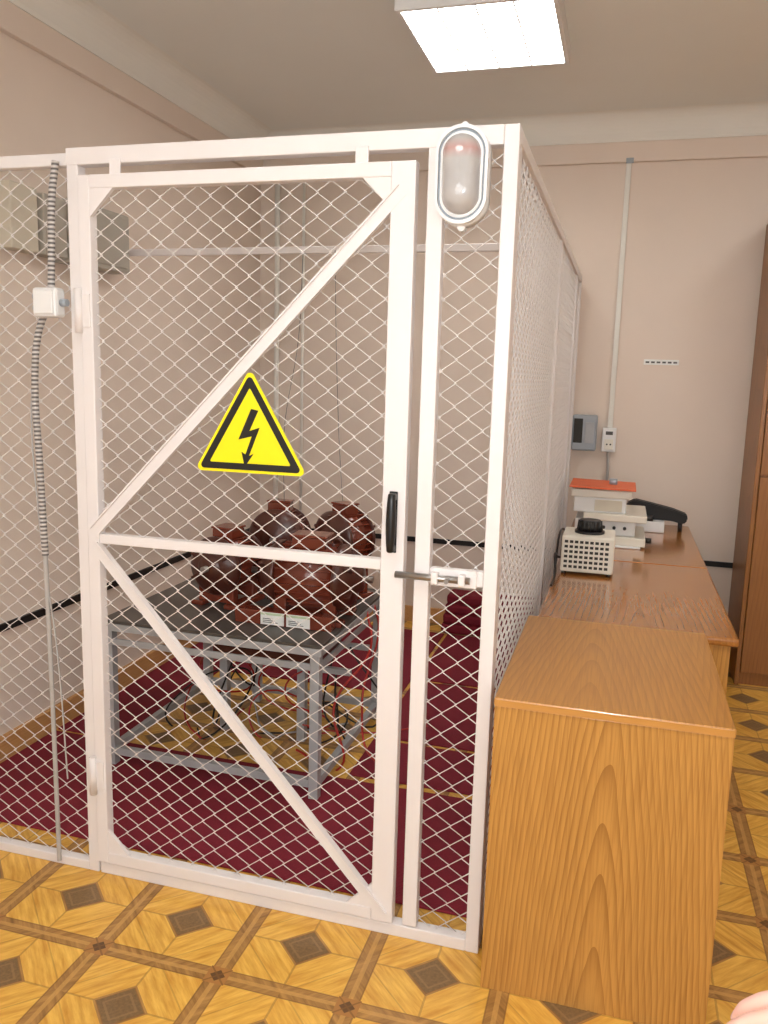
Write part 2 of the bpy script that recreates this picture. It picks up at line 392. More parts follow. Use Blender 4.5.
finish('grip',bm,M['black'],h)
l=empty('slide_bolt_latch',(-.45,YF,1.045))
box('plate',(-.445,YF-.006,1.022),(-.325,YF+.002,1.068),M['frame'],l,.002)
cyl('bolt',(-.535,YF-.020,1.045),(-.34,YF-.020,1.045),.009,M['metal'],l)
for i,x in enumerate((-.43,-.36)): box('bolt_guide_%d'%(i+1),(x-.009,YF-.032,1.03),(x+.009,YF-.004,1.06),M['frame'],l,.004)
cyl('bolt_knob',(-.395,YF-.018,1.045),(-.395,YF-.05,1.045),.006,M['metal'],l)

# ---------------------------------------------------------------- sign
cx,cz=-.941,1.377
sg=empty('high_voltage_sign',(cx,Y0-.02,cz))
def rtri(cx,cz,R,rad,y,squash=1.0):
    out=[]; 
    for k in range(3):
        a=math.pi/2+k*2*math.pi/3; c=Vector((cx+(R-2*rad)*math.cos(a),cz+(R-2*rad)*math.sin(a)*squash))
        for j in range(7):
            b=a-math.pi/3+j/6*2*math.pi/3; out.append((c.x+rad*math.cos(b),y,c.y+rad*math.sin(b)))
    return out
ys=Y0-.018
prism('plate',rtri(cx,cz,.187,.012,ys,.98),(0,.004,0),M['yellow'],sg)
def ring(name,o,i,th,mat,parent):
    bm=bmesh.new(); n=len(o)
    A=[bm.verts.new(p) for p in o];B=[bm.verts.new(p) for p in i]
    for q in range(n): bm.faces.new([A[q],A[(q+1)%n],B[(q+1)%n],B[q]])
    r=bmesh.ops.extrude_face_region(bm,geom=bm.faces[:]); 
    for v in [e for e in r['geom'] if isinstance(e,bmesh.types.BMVert)]: v.co.y-=th
    bmesh.ops.recalc_face_normals(bm,faces=bm.faces[:]); return finish(name,bm,mat,parent)
ring('border',rtri(cx,cz,.172,.009,ys,.98),rtri(cx,cz,.136,.003,ys,.98),.0012,M['signblack'],sg)
B=[(.008,.078),(.028,.074),(.003,.020),(.032,.030),(.002,-.046),(.015,-.040),(-.010,-.076),(-.019,-.036),(-.008,-.043),(.010,.006),(-.028,-.004)]
prism('lightning_bolt',[(cx+x*1.02-.004,ys,cz+z) for x,z in B],(0,-.0014,0),M['signblack'],sg)

# ---------------------------------------------------------------- bulkhead lamp
lp=empty('bulkhead_lamp',(-.398,YF-.004,2.015))
def stad(w,h,n=40,off=0):
    r=w; out=[]
    for j in range(n):
        a=2*math.pi*j/n; x=math.cos(a)*r; z=math.sin(a)*r+(h-r)*(1 if math.sin(a)>=0 else -1)
        out.append((x,z))
    return out
def loft(name,levels,mat,parent,c,smooth=True):
    bm=bmesh.new(); rs=[]
    for w,h,y in levels: rs.append([bm.verts.new((c[0]+x,c[1]+y,c[2]+z)) for x,z in stad(w,h)])
    for a,b in zip(rs,rs[1:]):
        n=len(a)
        for i in range(n):
            f=bm.faces.new([a[i],a[(i+1)%n],b[(i+1)%n],b[i]]); f.smooth=smooth
    bm.faces.new(rs[-1]); bm.faces.new(rs[0][::-1]); bmesh.ops.recalc_face_normals(bm,faces=bm.faces[:])
    return finish(name,bm,mat,parent)
c0=(-.398,YF-.002,2.015)
loft('housing',[(.062,.112,0),(.062,.112,-.03),(.058,.108,-.040),(.052,.102,-.042)],M['whiteplastic'],lp,c0)
loft('glass_cover',[(.045,.090,-.04),(.044,.089,-.052),(.040,.084,-.072),(.030,.07,-.086),(.018,.05,-.092),(.004,.03,-.094)],M['glass'],lp,c0)
ring2=[(p[0]+c0[0],YF-.042,p[1]+c0[2]) for p in stad(.062,.110)]; ring3=[(p[0]+c0[0],YF-.042,p[1]+c0[2]) for p in stad(.055,.102)]
ring('rim',ring2,ring3,.014,M['whiteplastic'],lp)
rg=[(p[0]+c0[0],YF-.0445,p[1]+c0[2]) for p in stad(.0545,.1015)]; rh=[(p[0]+c0[0],YF-.0445,p[1]+c0[2]) for p in stad(.0505,.0965)]
ring('rim_groove',rg,rh,.001,M['greyplastic'],lp)
ring4=[(p[0]+c0[0],YF-.042,p[1]+c0[2]) for p in stad(.050,.096)]; ring5=[(p[0]+c0[0],YF-.042,p[1]+c0[2]) for p in stad(.044,.089)]
ring('rim_inner',ring4,ring5,.010,M['whiteplastic'],lp)
for i,z in enumerate((.113,-.113)): cyl('screw_lug_%d'%(i+1),(-.398,YF-.002,2.015+z),(-.398,YF-.03,2.015+z),.009,M['whiteplastic'],lp)

# ---------------------------------------------------------------- junction box with conduits, wall boxes
jb=empty('junction_box',(-1.552,YF-.02,1.725))
tube('conduit_upper',[(-1.525,YF-.012,2.10),(-1.54,YF-.014,2.0),(-1.545,YF-.014,1.9),(-1.552,YF-.014,1.755)],.010,M['conduit'],jb)
tube('conduit_lower',[(-1.575,YF-.014,1.70),(-1.60,YF-.014,1.64),(-1.616,YF-.014,1.54),(-1.612,YF-.014,1.25),(-1.606,YF-.014,1.0)],.010,M['conduit'],jb)
tube('cable_lower',[(-1.606,YF-.014,1.0),(-1.603,YF-.012,.6),(-1.60,YF-.012,.02)],.007,M['greycable'],jb)
tube('cable_white',[(-1.58,YF-.01,1.70),(-1.63,YF-.01,1.5),(-1.625,YF-.01,1.1),(-1.58,YF-.01,.7),(-1.56,YF-.01,.3)],.0025,M['greycable'],jb)
box('body',(-1.592,YF-.045,1.685),(-1.515,YF-.002,1.765),M['whiteplastic'],jb,.008)
box('lid',(-1.585,YF-.052,1.692),(-1.522,YF-.043,1.758),M['whiteplastic'],jb,.004)
for i,(x,z) in enumerate(((-1.602,1.71),(-1.602,1.742),(-1.515,1.725))): cyl('gland_%d'%(i+1),(x,YF-.022,z),(x+.02,YF-.022,z),.010,M['greyplastic'],jb)
db_=empty('distribution_box',(XW,3.1,2.1))
box('enclosure',(XW+.001,2.98,1.97),(XW+.10,3.38,2.22),M['greybox'],db_,.006)
box('enclosure_side',(XW+.001,2.83,1.98),(XW+.08,2.97,2.21),M['greybox'],db_,.006)
box('door_panel',(XW+.098,3.0,1.99),(XW+.106,3.36,2.20),M['greybox'],db_,.003)
box('meter_case',(XW+.001,2.66,1.98),(XW+.07,2.81,2.22),M['beigebox'],db_,.006)
p=empty('corner_pipe',(-2.12,YB-.04,0))
cyl('pipe_a',(-2.15,YB-.036,.1),(-2.15,YB-.036,2.75),.016,M['cornice'],p); cyl('pipe_b',(-1.98,YB-.02,.56),(-1.98,YB-.02,2.74),.009,M['cornice'],p)
hw=empty('hanging_wire',(-1.3,3.44,2.05))
tube('wire_a',[(-1.365,3.43,2.07),(-1.37,3.40,1.7),(-1.40,3.32,1.3),(-1.38,3.28,1.0)],.0014,M['ink'],hw)
tube('wire_b',[(-1.22,3.43,2.07),(-1.20,3.42,1.6),(-1.16,3.36,1.25),(-1.12,3.3,1.02)],.0014,M['ink'],hw)

# ---------------------------------------------------------------- metal table
t=empty('steel_table',(-1.42,3.06,0))
TX0,TX1,TY0,TY1,TZ=-1.86,-.975,2.65,3.47,.60
def tb(n,mn,mx,m='steelgrey',b=.002): return box(n,mn,mx,M[m],t,b)
tb('top_sheet',(TX0-.01,TY0-.01,TZ-.012),(TX1+.01,TY1+.01,TZ),'tabletop')
for n,a,b in (('rim_front',(TX0-.012,TY0-.014,TZ-.04),(TX1+.012,TY0+.022,TZ-.012)),('rim_back',(TX0-.012,TY1-.02,TZ-.04),(TX1+.012,TY1+.012,TZ-.012)),
 ('rim_left',(TX0-.012,TY0+.022,TZ-.04),(TX0+.02,TY1-.02,TZ-.012)),('rim_right',(TX1-.02,TY0+.022,TZ-.04),(TX1+.012,TY1-.02,TZ-.012)),
 ('apron_front',(TX0+.03,TY0,TZ-.10),(TX1-.03,TY0+.01,TZ-.075)),('apron_right',(TX1-.01,TY0+.03,TZ-.10),(TX1,TY1-.03,TZ-.075))): tb(n,a,b)
L=.036
for i,(x,y) in enumerate(((TX0,TY0),(TX1-L,TY0),(TX0,TY1-L),(TX1-L,TY1-L),(-1.60,3.1),(-1.24,3.1),(-1.60,TY1-L))): tb('leg_%d'%(i+1),(x,y,.0),(x+L,y+L,TZ-.04))
for n,a,b in (('stretcher_front',(TX0+L,TY0,.05),(TX1-L,TY0+.028,.08)),('stretcher_back',(TX0+L,TY1-.028,.05),(TX1-L,TY1,.08)),
 ('stretcher_left',(TX0,TY0+L,.05),(TX0+.028,TY1-L,.08)),('stretcher_right',(TX1-.028,TY0+L,.05),(TX1,TY1-L,.08)),('shelf_rail_a',(TX0+.03,3.1,.32),(TX1-.03,3.125,.345)),('shelf_rail_b',(TX0+.03,TY1-.04,.32),(TX1-.03,TY1-.02,.345))): tb(n,a,b)
box('terminal_plate',(-1.62,3.08,.345),(-1.15,3.42,.44),M['motord'],t,.01)
box('lower_unit',(-1.5,3.14,.44),(-1.26,3.36,.52),M['motord'],t,.015)

# ---------------------------------------------------------------- motors
def motor(cx,cy,ang,R,Ln,bh,name='electric_motor',term=True,fins=26):
    e=empty(name,(cx,cy,TZ)); zc=TZ+bh+R
    Rm=Matrix.Translation((cx,cy,zc))@Matrix.Rotation(ang,4,'Z')@Matrix.Rotation(math.pi/2,4,'Y')
    L2=Ln/2
    bm=bmesh.new()
    bm_lathe(bm,[(R*.96,-L2*.55),(R*.96,L2*.55)],Rm,0,40)
    for i in range(fins):
        a=2*math.pi*i/fins
        b2=bmesh.new(); bmesh.ops.create_cube(b2,size=1)
        for v in b2.verts: v.co=Vector((v.co.x*R*.09+R*.98,v.co.y*R*.035,v.co.z*L2*1.05))
        merge(bm,b2,0,Rm@Matrix.Rotation(a,4,'Z'))
    finish('stator',bm,M['motor'],e)
    bm=bmesh.new()
    for s in (-1,1):
        prof=[(R*1.03,s*L2*.55),(R*1.05,s*L2*.57),(R*1.05,s*L2*.64),(R*.97,s*L2*.70),(R*.80,s*L2*.84),(R*.5,s*L2*.90),(R*.42,s*L2*.92),(R*.36,s*L2*1.0),(R*.12,s*L2*1.01)]
        bm_lathe(bm,prof,Rm,0,40)
        for j in range(6):
            a=j*math.pi/3
            b2=bmesh.new(); bmesh.ops.create_cube(b2,size=1)
            for v in b2.verts: v.co=Vector((v.co.x*R*.5+R*.66,v.co.y*R*.09,v.co.z*L2*.12+s*L2*.82))
            merge(bm,b2,0,Rm@Matrix.Rotation(a,4,'Z'))
    bmesh.ops.recalc_face_normals(bm,faces=bm.faces[:])
    finish('end_shields',bm,M['motord'],e)
    bm=bmesh.new(); bm_lathe(bm,[(R*.11,-L2*1.18),(R*.11,L2*1.18)],Rm,0,16); finish('shaft',bm,M['metal'],e)
    Rb=Matrix.Translation((cx,cy,TZ))@Matrix.Rotation(ang,4,'Z')
    bm=bmesh.new()
    def lb(mn,mx,b=.005):
        b2=bmesh.new(); bm_box(b2,mn,mx,0,b); merge(bm,b2,0,Rb)
    lb((-L2*.75,-R*.95,0),(L2*.75,-R*.45,.02)); lb((-L2*.75,R*.45,0),(L2*.75,R*.95,.02))
    lb((-L2*.6,-R*.75,.018),(-L2*.35,R*.75,bh+R*.45)); lb((L2*.35,-R*.75,.018),(L2*.6,R*.75,bh+R*.45))
    finish('feet',bm,M['motor'],e)
    if term:
        bm=bmesh.new()
        def lb(mn,mx,b=.006):
            b2=bmesh.new(); bm_box(b2,mn,mx,0,b); merge(bm,b2,0,Rb)
        lb((-L2*.32,-R*.42,bh+R*1.9),(L2*.32,R*.42,bh+R*2.25)); lb((-L2*.36,-R*.46,bh+R*2.25),(L2*.36,R*.46,bh+R*2.33))
        finish('terminal_box',bm,M['motor'],e)
    pts=[]
    c=Rb@Vector((L2*.48,0,bh+R*2.08))
    for i in range(13):
        a=2*math.pi*i/12; pts.append((c.x+.018*math.cos(a)*math.cos(ang),c.y+.018*math.cos(a)*math.sin(ang),c.z+.018*math.sin(a)))
    tube('lifting_eye',pts,.005,M['motord'],e,poly=True)
    return e
e1=motor(-1.13,2.97,.05,.125,.42,.045)
motor(-1.53,3.05,math.pi/2-.15,.115,.30,.055)
motor(-1.42,3.335,math.pi/2+.1,.12,.20,.12)
motor(-1.12,3.335,math.pi/2-.5,.115,.22,.14)
nb=e1
box('bed',(-1.38,2.80,TZ),(-.985,2.86,TZ+.055),M['motor'],nb,.004)
for i,x in enumerate((-1.27,-1.165)):
    box('label_%d'%(i+1),(x,2.797,TZ+.004),(x+.095,2.801,TZ+.052),M['label'],nb)
    box('label_band_%d'%(i+1),(x,2.7955,TZ+.042),(x+.095,2.7975,TZ+.050),M['labelg'],nb)
    for j in range(3): box('label_line_%d_%d'%(i+1,j+1),(x+.01,2.7955,TZ+.012+j*.007),(x+.07-.01*j,2.7975,TZ+.0145+j*.007),M['ink'],nb)
for i in range(8):
    x=random.uniform(-1.7,-1.05); pts=[(x,3.14+random.uniform(0,.25),.36)]
    for s in range(3):
        pts.append((x+random.uniform(-.18,.18),random.uniform(2.95,3.35),random.uniform(.05,.3)))
    pts.append((x+random.uniform(-.2,.3),random.uniform(2.9,3.3),.012)); pts.append((x+random.uniform(-.2,.4),random.uniform(2.9,3.6),.012))
    tube('cable_%d'%(i+1),pts,.004,M[random.choice(['cableblk','redcable','redcable','greycable'])],t)
for i,pts in enumerate(([( -.97,3.3,.585),(-.93,3.25,.5),(-.95,3.1,.2),(-.85,3.0,.014),(-.7,3.2,.014)],[( -.97,3.2,.585),(-.92,3.1,.45),(-1.02,2.95,.25),(-.97,2.9,.02),(-1.2,3.0,.012)])): tube('red_lead_%d'%(i+1),pts,.005,M['redcable'],t)
rc=empty('folded_carpet',(-.65,4.85,0))
for i in range(4): box('fold_%d'%(i+1),(-.98+.01*i,4.80,.001+i*.062),(-.32-.008*i,4.965,.064+i*.062),M['mat'],rc,.02,3)

# ---------------------------------------------------------------- cabinet
c=empty('wooden_cabinet',(.02,2.26,0))
CX0,CX1,CY0,CY1,CZ=-.25,.298,1.9075,2.66,.788
def kb(n,mn,mx,m,b=.002): return box(n,mn,mx,M[m],c,b)
kb('top_panel',(CX0,CY0,CZ-.022),(CX1,CY1,CZ),'cabtop',.004)
kb('top_edge',(CX0+.003,CY0-.0015,CZ-.020),(CX1-.003,CY0+.001,CZ-.003),'edge',.0005)
kb('front_panel',(CX0+.002,CY0+.004,.0),(CX1-.002,CY0+.022,CZ-.022),'cab',.001)
kb('side_left',(CX0+.004,CY0+.02,.0),(CX0+.02,CY1-.004,CZ-.022),'cab',.001)
kb('side_right',(CX1-.02,CY0+.02,.0),(CX1-.004,CY1-.004,CZ-.022),'cab',.001)
kb('back_panel',(CX0+.02,CY1-.02,.05),(CX1-.02,CY1-.01,CZ-.022),'cab',.001)
# ---------------------------------------------------------------- desk
d=empty('wooden_desk',(.1,3.8,0))
DXa,DXb,DYa,DYb,DZ=-.232,.409,2.74,4.93,.755
def kb(n,mn,mx,m,b=.002): return box(n,mn,mx,M[m],d,b)
bm=bmesh.new(); bm_box(bm,(DXa,DYa,DZ-.028),(DXb,3.80,DZ),0,.009,3); bm_box(bm,(DXa,3.802,DZ-.028),(DXb,DYb,DZ),0,.009,3); finish('top_panel',bm,M['desk'],d)
kb('end_panel',(DXa+.03,DYa+.03,0),(DXb-.02,DYa+.05,DZ-.028),'cab')
kb('end_panel_mid',(DXa+.03,3.77,0),(DXb-.02,3.83,DZ-.028),'cab')
kb('end_panel_far',(DXa+.03,DYb-.06,0),(DXb-.02,DYb-.04,DZ-.028),'cab')
kb('modesty_panel',(DXa+.03,DYa+.05,.15),(DXa+.045,DYb-.06,DZ-.028),'cab')
for i in range(3): kb('drawer_%d'%(i+1),(DXb-.035,DYa+.06,.12+i*.2),(DXb-.02,DYa+.5,.31+i*.2),'cab')
kb('drawer_side',(DXa+.05,DYa+.5,.1),(DXb-.02,DYa+.52,DZ-.028),'cab')
# ---------------------------------------------------------------- wardrobe
w=empty('wooden_wardrobe',(1.1,4.74,0))
def kb(n,mn,mx,m,b=.002): return box(n,mn,mx,M[m],w,b)
WX0,WX1,WY0=.665,1.7,4.5
kb('carcass',(WX0,WY0+.02,.0),(WX1,YB-.03,2.40),'ward')
kb('side_stile',(WX0,WY0,.0),(WX0+.02,WY0+.02,2.40),'ward')
for i in range(2):
    x=WX0+.024+i*.5
    kb('door_lower_%d'%(i+1),(x,WY0,.07),(x+.49,WY0+.018,1.10),'ward',.003); kb('door_middle_%d'%(i+1),(x,WY0,1.11),(x+.49,WY0+.018,1.42),'ward',.003); kb('door_upper_%d'%(i+1),(x,WY0,1.43),(x+.49,WY0+.018,2.37),'ward',.003)
    cyl('knob_%d'%(i+1),(x+(.46 if i==0 else .03),WY0-.02,1.0),(x+(.46 if i==0 else .03),WY0,1.0),.012,M['metal'],w)

# ---------------------------------------------------------------- desk-top things
v=empty('variable_transformer',(-.1,3.52,DZ))
bm=bmesh.new(); bm_box(bm,(-.205,3.44,DZ+.012),(.008,3.66,DZ+.165),0,.008,3); finish('case',bm,M['cream'],v)
bm=bmesh.new()
for r in range(6):
    for q in range(9):
        x=-.192+q*.0205; z=DZ+.03+r*.021
        bm_box(bm,(x,3.4385,z),(x+.014,3.4402,z+.011))
    for q in range(8):
        y=3.46+q*.023; z=DZ+.03+r*.021
        bm_box(bm,(-.2062,y,z),(-.2045,y+.015,z+.011))
finish('vent_slots',bm,M['holes'],v)
bm=bmesh.new()
for x in (-.19,-.01):
    for y in (3.46,3.64): bm_cyl(bm,(x,y,DZ),(x,y,DZ+.014),.011)
finish('feet',bm,M['black'],v)
bm=bmesh.new(); bm_cyl(bm,(-.098,3.55,DZ+.163),(-.098,3.55,DZ+.175),.062,0,32); bm_cyl(bm,(-.098,3.55,DZ+.175),(-.098,3.55,DZ+.22),.050,0,24,.043)
for i in range(12):
    a=i*math.pi/6; bm_cyl(bm,(-.098+.048*math.cos(a),3.55+.048*math.sin(a),DZ+.177),(-.098+.043*math.cos(a),3.55+.043*math.sin(a),DZ+.217),.006,0,8)
finish('knob',bm,M['black'],v)
li=empty('laboratory_instrument',(0,4.3,DZ))
def kb(n,mn,mx,m,b=.005): return box(n,mn,mx,M[m],li,b)
kb('base_slab',(-.13,4.12,DZ+.008),(.15,4.5,DZ+.05),'cream'); kb('base_foot',(-.15,4.10,DZ),(.13,4.48,DZ+.01),'whiteplastic')
kb('lower_body',(-.19,4.16,DZ+.05),(.10,4.46,DZ+.125),'whiteplastic'); kb('middle_slab',(-.15,4.12,DZ+.125),(.15,4.5,DZ+.16),'cream')
kb('upper_body',(-.2,4.15,DZ+.16),(.05,4.45,DZ+.255),'whiteplastic'); kb('head',(-.215,4.14,DZ+.235),(.07,4.47,DZ+.275),'cream')
kb('front_face',(-.1,4.145,DZ+.17),(.03,4.151,DZ+.225),'beigebox',.001)
prism('orange_sheet',[(-.225,4.12,DZ+.283),(.09,4.12,DZ+.278),(.09,4.12,DZ+.286),(-.225,4.12,DZ+.291)],(0,.33,0),M['orange'],li)
for i,(z,x) in enumerate(((DZ+.03,.15),(DZ+.142,.15))):
    cyl('knob_%d'%(i+1),(x,4.2,z),(x+.03,4.2,z),.014,M['black'],li)
for i in range(3): cyl('terminal_%d'%(i+1),(-.05+i*.05,4.16,DZ+.09),(-.05+i*.05,4.145,DZ+.09),.008,M['black'],li)
cyl('blue_cap',(-.02,4.3,DZ+.285),(-.02,4.3,DZ+.315),.02,M['greyplastic'],li)
bd=empty('black_handheld_device',(.22,4.7,DZ))
box('cradle',(.08,4.62,DZ),(.26,4.82,DZ+.06),M['whiteplastic'],bd,.006)
prof=[(.05,.075),(.06,.14),(.10,.165),(.18,.15),(.30,.125),(.375,.10),(.38,.07),(.36,.045),(.30,.06),(.24,.062),(.10,.062)]
bm=bmesh.new(); bm_prism(bm,[(x,4.68,DZ+z) for x,z in prof],(0,.08,0)); bmesh.ops.bevel(bm,geom=bm.edges[:],offset=.006,segments=2,affect='EDGES'); finish('body',bm,M['blackpaint'],bd)
cyl('foot',(.345,4.72,DZ),(.345,4.72,DZ+.06),.012,M['black'],bd)
for i,pts in enumerate(([( -.2,3.62,DZ+.03),(-.222,3.5,DZ+.06),(-.225,3.4,DZ+.09),(-.215,3.3,DZ+.03),(-.22,3.2,DZ+.006)],[(-.21,3.9,DZ+.1),(-.225,3.7,DZ+.14),(-.225,3.5,DZ+.10),(-.22,3.35,DZ+.008)],[(-.2,4.2,DZ+.01),(-.21,3.9,DZ+.008),(-.19,3.75,DZ+.008),(-.15,3.68,DZ+.02)])): tube('lead_%d'%(i+1),pts,.005,M['cableblk'],v)

# ---------------------------------------------------------------- back wall items
p=empty('cable_trunking',(-.065,YB,2)); box('duct',(-.078,YB-.018,1.29),(-.05,YB-.0005,2.75),M['cornice'],p,.003)
box('duct_across',(-.08,YB-.034,2.742),(-.04,YB-.028,2.77),M['greyplastic'],p,.002)
s=empty('wall_socket',(-.065,YB,1.22)); box('body',(-.105,YB-.045,1.15),(-.025,YB-.0005,1.29),M['whiteplastic'],s,.006)
box('switch_face',(-.09,YB-.05,1.165),(-.04,YB-.044,1.225),M['cream'],s,.002)
for i,x in enumerate((-.075,-.055)): cyl('hole_%d'%(i+1),(x,YB-.0515,1.195),(x,YB-.049,1.195),.005,M['black'],s,10)
box('warning_band',(-.085,YB-.0475,1.25),(-.045,YB-.0445,1.27),M['ink'],s)
e=empty('electric_meter_box',(-.2,YB,1.26)); box('case',(-.275,YB-.09,1.155),(-.135,YB-.0005,1.36),M['greyplastic'],e,.01)
box('window',(-.265,YB-.094,1.20),(-.215,YB-.089,1.34),M['holes'],e,.002); box('side_panel',(-.2,YB-.095,1.20),(-.15,YB-.089,1.32),M['steelgrey'],e,.002)
s=empty('wall_label_strip',(.19,YB,1.67)); box('strip',(.095,YB-.005,1.655),(.285,YB-.0005,1.685),M['label'],s,.001)
for i in range(6): box('mark_%d'%(i+1),(.105+i*.03,YB-.0062,1.664),(.125+i*.03,YB-.0045,1.674),M['ink'],s)
tube('conduit_to_desk',[(-.065,YB-.02,1.15),(-.06,YB-.02,1.0),(-.09,YB-.03,.8)],.008,M['greycable'],p)

# ---------------------------------------------------------------- ceiling lights
def lightpanel(cx,cy,w=.57,ln=.64):
    e=empty('ceiling_light_panel',(cx,cy,ZC)); z0=ZC-.075
    for n,a,b in (('frame_front',(cx-w/2-.02,cy-ln/2-.02,z0),(cx+w/2+.02,cy-ln/2,ZC)),('frame_back',(cx-w/2-.02,cy+ln/2,z0),(cx+w/2+.02,cy+ln/2+.02,ZC)),
      ('frame_left',(cx-w/2-.02,cy-ln/2,z0),(cx-w/2,cy+ln/2,ZC)),('frame_right',(cx+w/2,cy-ln/2,z0),(cx+w/2+.02,cy+ln/2,ZC))): box(n,a,b,M['whiteplastic'],e,.002)
    box('diffuser',(cx-w/2,cy-ln/2,z0+.03),(cx+w/2,cy+ln/2,z0+.045),M['lum'],e)
    bm=bmesh.new()
    for i in range(1,4): bm_box(bm,(cx-w/2+w*i/4-.003,cy-ln/2,z0+.001),(cx-w/2+w*i/4+.003,cy+ln/2,z0+.012))
    for i in range(1,14): bm_box(bm,(cx-w/2,cy-ln/2+ln*i/14-.003,z0+.003),(cx+w/2,cy-ln/2+ln*i/14+.003,z0+.012))
    finish('louvre',bm,M['whiteplastic'],e)
lightpanel(-.635,3.60); lightpanel(-.635,.7); lightpanel(1.3,3.6); lightpanel(1.3,.7)  # first panel is in view; the other three are unseen, added as extra light
fl=bpy.data.lights.new('camera_flash','AREA'); fl.shape='DISK'; fl.size=.07; fl.energy=13; fl.color=(1,.99,.98)
fo=bpy.data.objects.new('camera_flash',fl); COL.objects.link(fo)

# ---------------------------------------------------------------- person (only the reaching fingertips enter the frame)
pe=empty('standing_person',(.80,.16,0))
HX,HY=.78,.16
WR=(.240,.655,1.066)
V={'pel':(HX,HY,.97),'wai':(HX,HY,1.10),'che':(HX,HY,1.27),'nb':(HX,HY-.005,1.42),'nt':(HX,HY+.01,1.53),
 'shL':(HX-.17,HY+.02,1.385),'elL':(.46,.43,1.14),'wrL':WR,
 'shR':(HX+.17,HY,1.385),'elR':(HX+.25,HY-.02,1.10),'wrR':(HX+.25,HY+.05,.86),
 'hiL':(HX-.09,HY,.86),'knL':(HX-.10,HY+.03,.50),'anL':(HX-.10,HY-.01,.09),'toL':(HX-.11,HY+.13,.045),
 'hiR':(HX+.09,HY,.86),'knR':(HX+.10,HY+.03,.50),'anR':(HX+.10,HY-.01,.09),'toR':(HX+.11,HY+.13,.045)}
Rr={'pel':(.15,.11),'wai':(.135,.10),'che':(.155,.115),'nb':.075,'nt':.052,'shL':.062,'elL':.046,'wrL':.029,'shR':.062,'elR':.046,'wrR':.029,
 'hiL':.09,'knL':.062,'anL':.045,'toL':.04,'hiR':.09,'knR':.062,'anR':.045,'toR':.04}
Ed=[('pel','wai'),('wai','che'),('che','nb'),('nb','nt'),('nb','shL'),('shL','elL'),('elL','wrL'),('nb','shR'),('shR','elR'),('elR','wrR'),
 ('pel','hiL'),('hiL','knL'),('knL','anL'),('anL','toL'),('pel','hiR'),('hiR','knR'),('knR','anR'),('anR','toR')]
bo=skinned('body',V,Ed,Rr,'pel',M['skin'],pe,4)
me=bo.data
for m in ('shirt','trouser','shoe'): me.materials.append(M[m])
wl=Vector(V['wrL']); wr=Vector(V['wrR'])
for p_ in me.polygons:
    c_=p_.center
    if c_.z<.10: i=3
    elif c_.z<.97 and (c_-wr).length>.12 and c_.x<HX+.19: i=2
    elif (c_.z>1.455+.25*abs(c_.x-HX) and math.hypot(c_.x-HX,c_.y-HY)<.12) or (c_-wl).length<.05 or (c_-wr).length<.05 or (c_.x>HX+.19 and c_.z<.87): i=0
    else: i=1
    p_.material_index=i
def hand(prefix,W,D,N,sgn):
    W=Vector(W);D=Vector(D).normalized();N=Vector(N);N=(N-D*N.dot(D)).normalized();Sd=D.cross(N)*sgn
    bm=bmesh.new(); rings=[]
    for t_,hw_,ht_ in ((-.01,.025,.021),(.012,.028,.021),(.035,.036,.020),(.06,.040,.018),(.082,.0405,.0145),(.094,.036,.010),(.098,.028,.005)):
        rings.append([bm.verts.new(W+D*t_+Sd*(hw_*math.cos(a_)*abs(math.cos(a_))**-.25 if abs(math.cos(a_))>1e-3 else 0)+N*(ht_*math.sin(a_))) for a_ in [2*math.pi*j_/20 for j_ in range(20)]])
    for a_,b_ in zip(rings,rings[1:]):
        for j_ in range(20): bm.faces.new([a_[j_],a_[(j_+1)%20],b_[(j_+1)%20],b_[j_]])
    bm.faces.new(rings[0][::-1]); bm.faces.new(rings[-1]); bmesh.ops.recalc_face_normals(bm,faces=bm.faces[:])
    o=finish(prefix+'_palm',bm,M['skin'],pe,True); md=o.modifiers.new('s','SUBSURF'); md.levels=md.render_levels=1
    for nm,s,l,r in (('index',.029,.074,.0092),('middle',.0095,.082,.0095),('ring',-.010,.076,.0090),('little',-.028,.060,.0080)):
        b=W+D*(.090-abs(s-.005)*.25)+Sd*s; d=(D+Sd*s*2.2).normalized()
        pts=[W+D*.05+Sd*s*.8]; pts.append(b); a=.18; cur=b
        for f,da in ((.45,.22),(.30,.30),(.25,.25)):
            dd=d*math.cos(a)-N*math.sin(a); cur=cur+dd*l*f; pts.append(cur); a+=da
        V={str(i):tuple(q) for i,q in enumerate(pts)}; R={'0':r*1.1,'1':r*1.12,'2':r*1.0,'3':r*.92,'4':r*.78}
        skinned(prefix+'_finger_'+nm,V,[(str(i),str(i+1)) for i in range(4)],R,'0',M['skin'],pe,2)
        dd=(pts[-1]-pts[-2]).normalized(); nn=(N-dd*N.dot(dd)).normalized(); c_=pts[-1]-dd*.002+nn*r*.52
        bm=bmesh.new(); bmesh.ops.create_uvsphere(bm,u_segments=12,v_segments=8,radius=1)
        Mx=Matrix.Translation(c_)@Matrix((dd,dd.cross(nn),nn)).transposed().to_4x4()@Matrix.Diagonal((.0060,r*.5,.0018,1))
        bmesh.ops.transform(bm,matrix=Mx,verts=bm.verts[:]); finish(prefix+'_nail_'+nm,bm,M['nail'],pe,True)
    t0=W+D*.02+Sd*.018; t1=W+D*.05+Sd*.045-N*.006; t2=W+D*.078+Sd*.060-N*.014; t3=W+D*.100+Sd*.064-N*.02
    skinned(prefix+'_thumb',{'0':tuple(t0),'1':tuple(t1),'2':tuple(t2),'3':tuple(t3)},[('0','1'),('1','2'),('2','3')],{'0':.016,'1':.0125,'2':.011,'3':.009},'0',M['skin'],pe,2)
hand('left_hand',WR,(-.072,.030,-.045),(-.35,-.2,1),1)
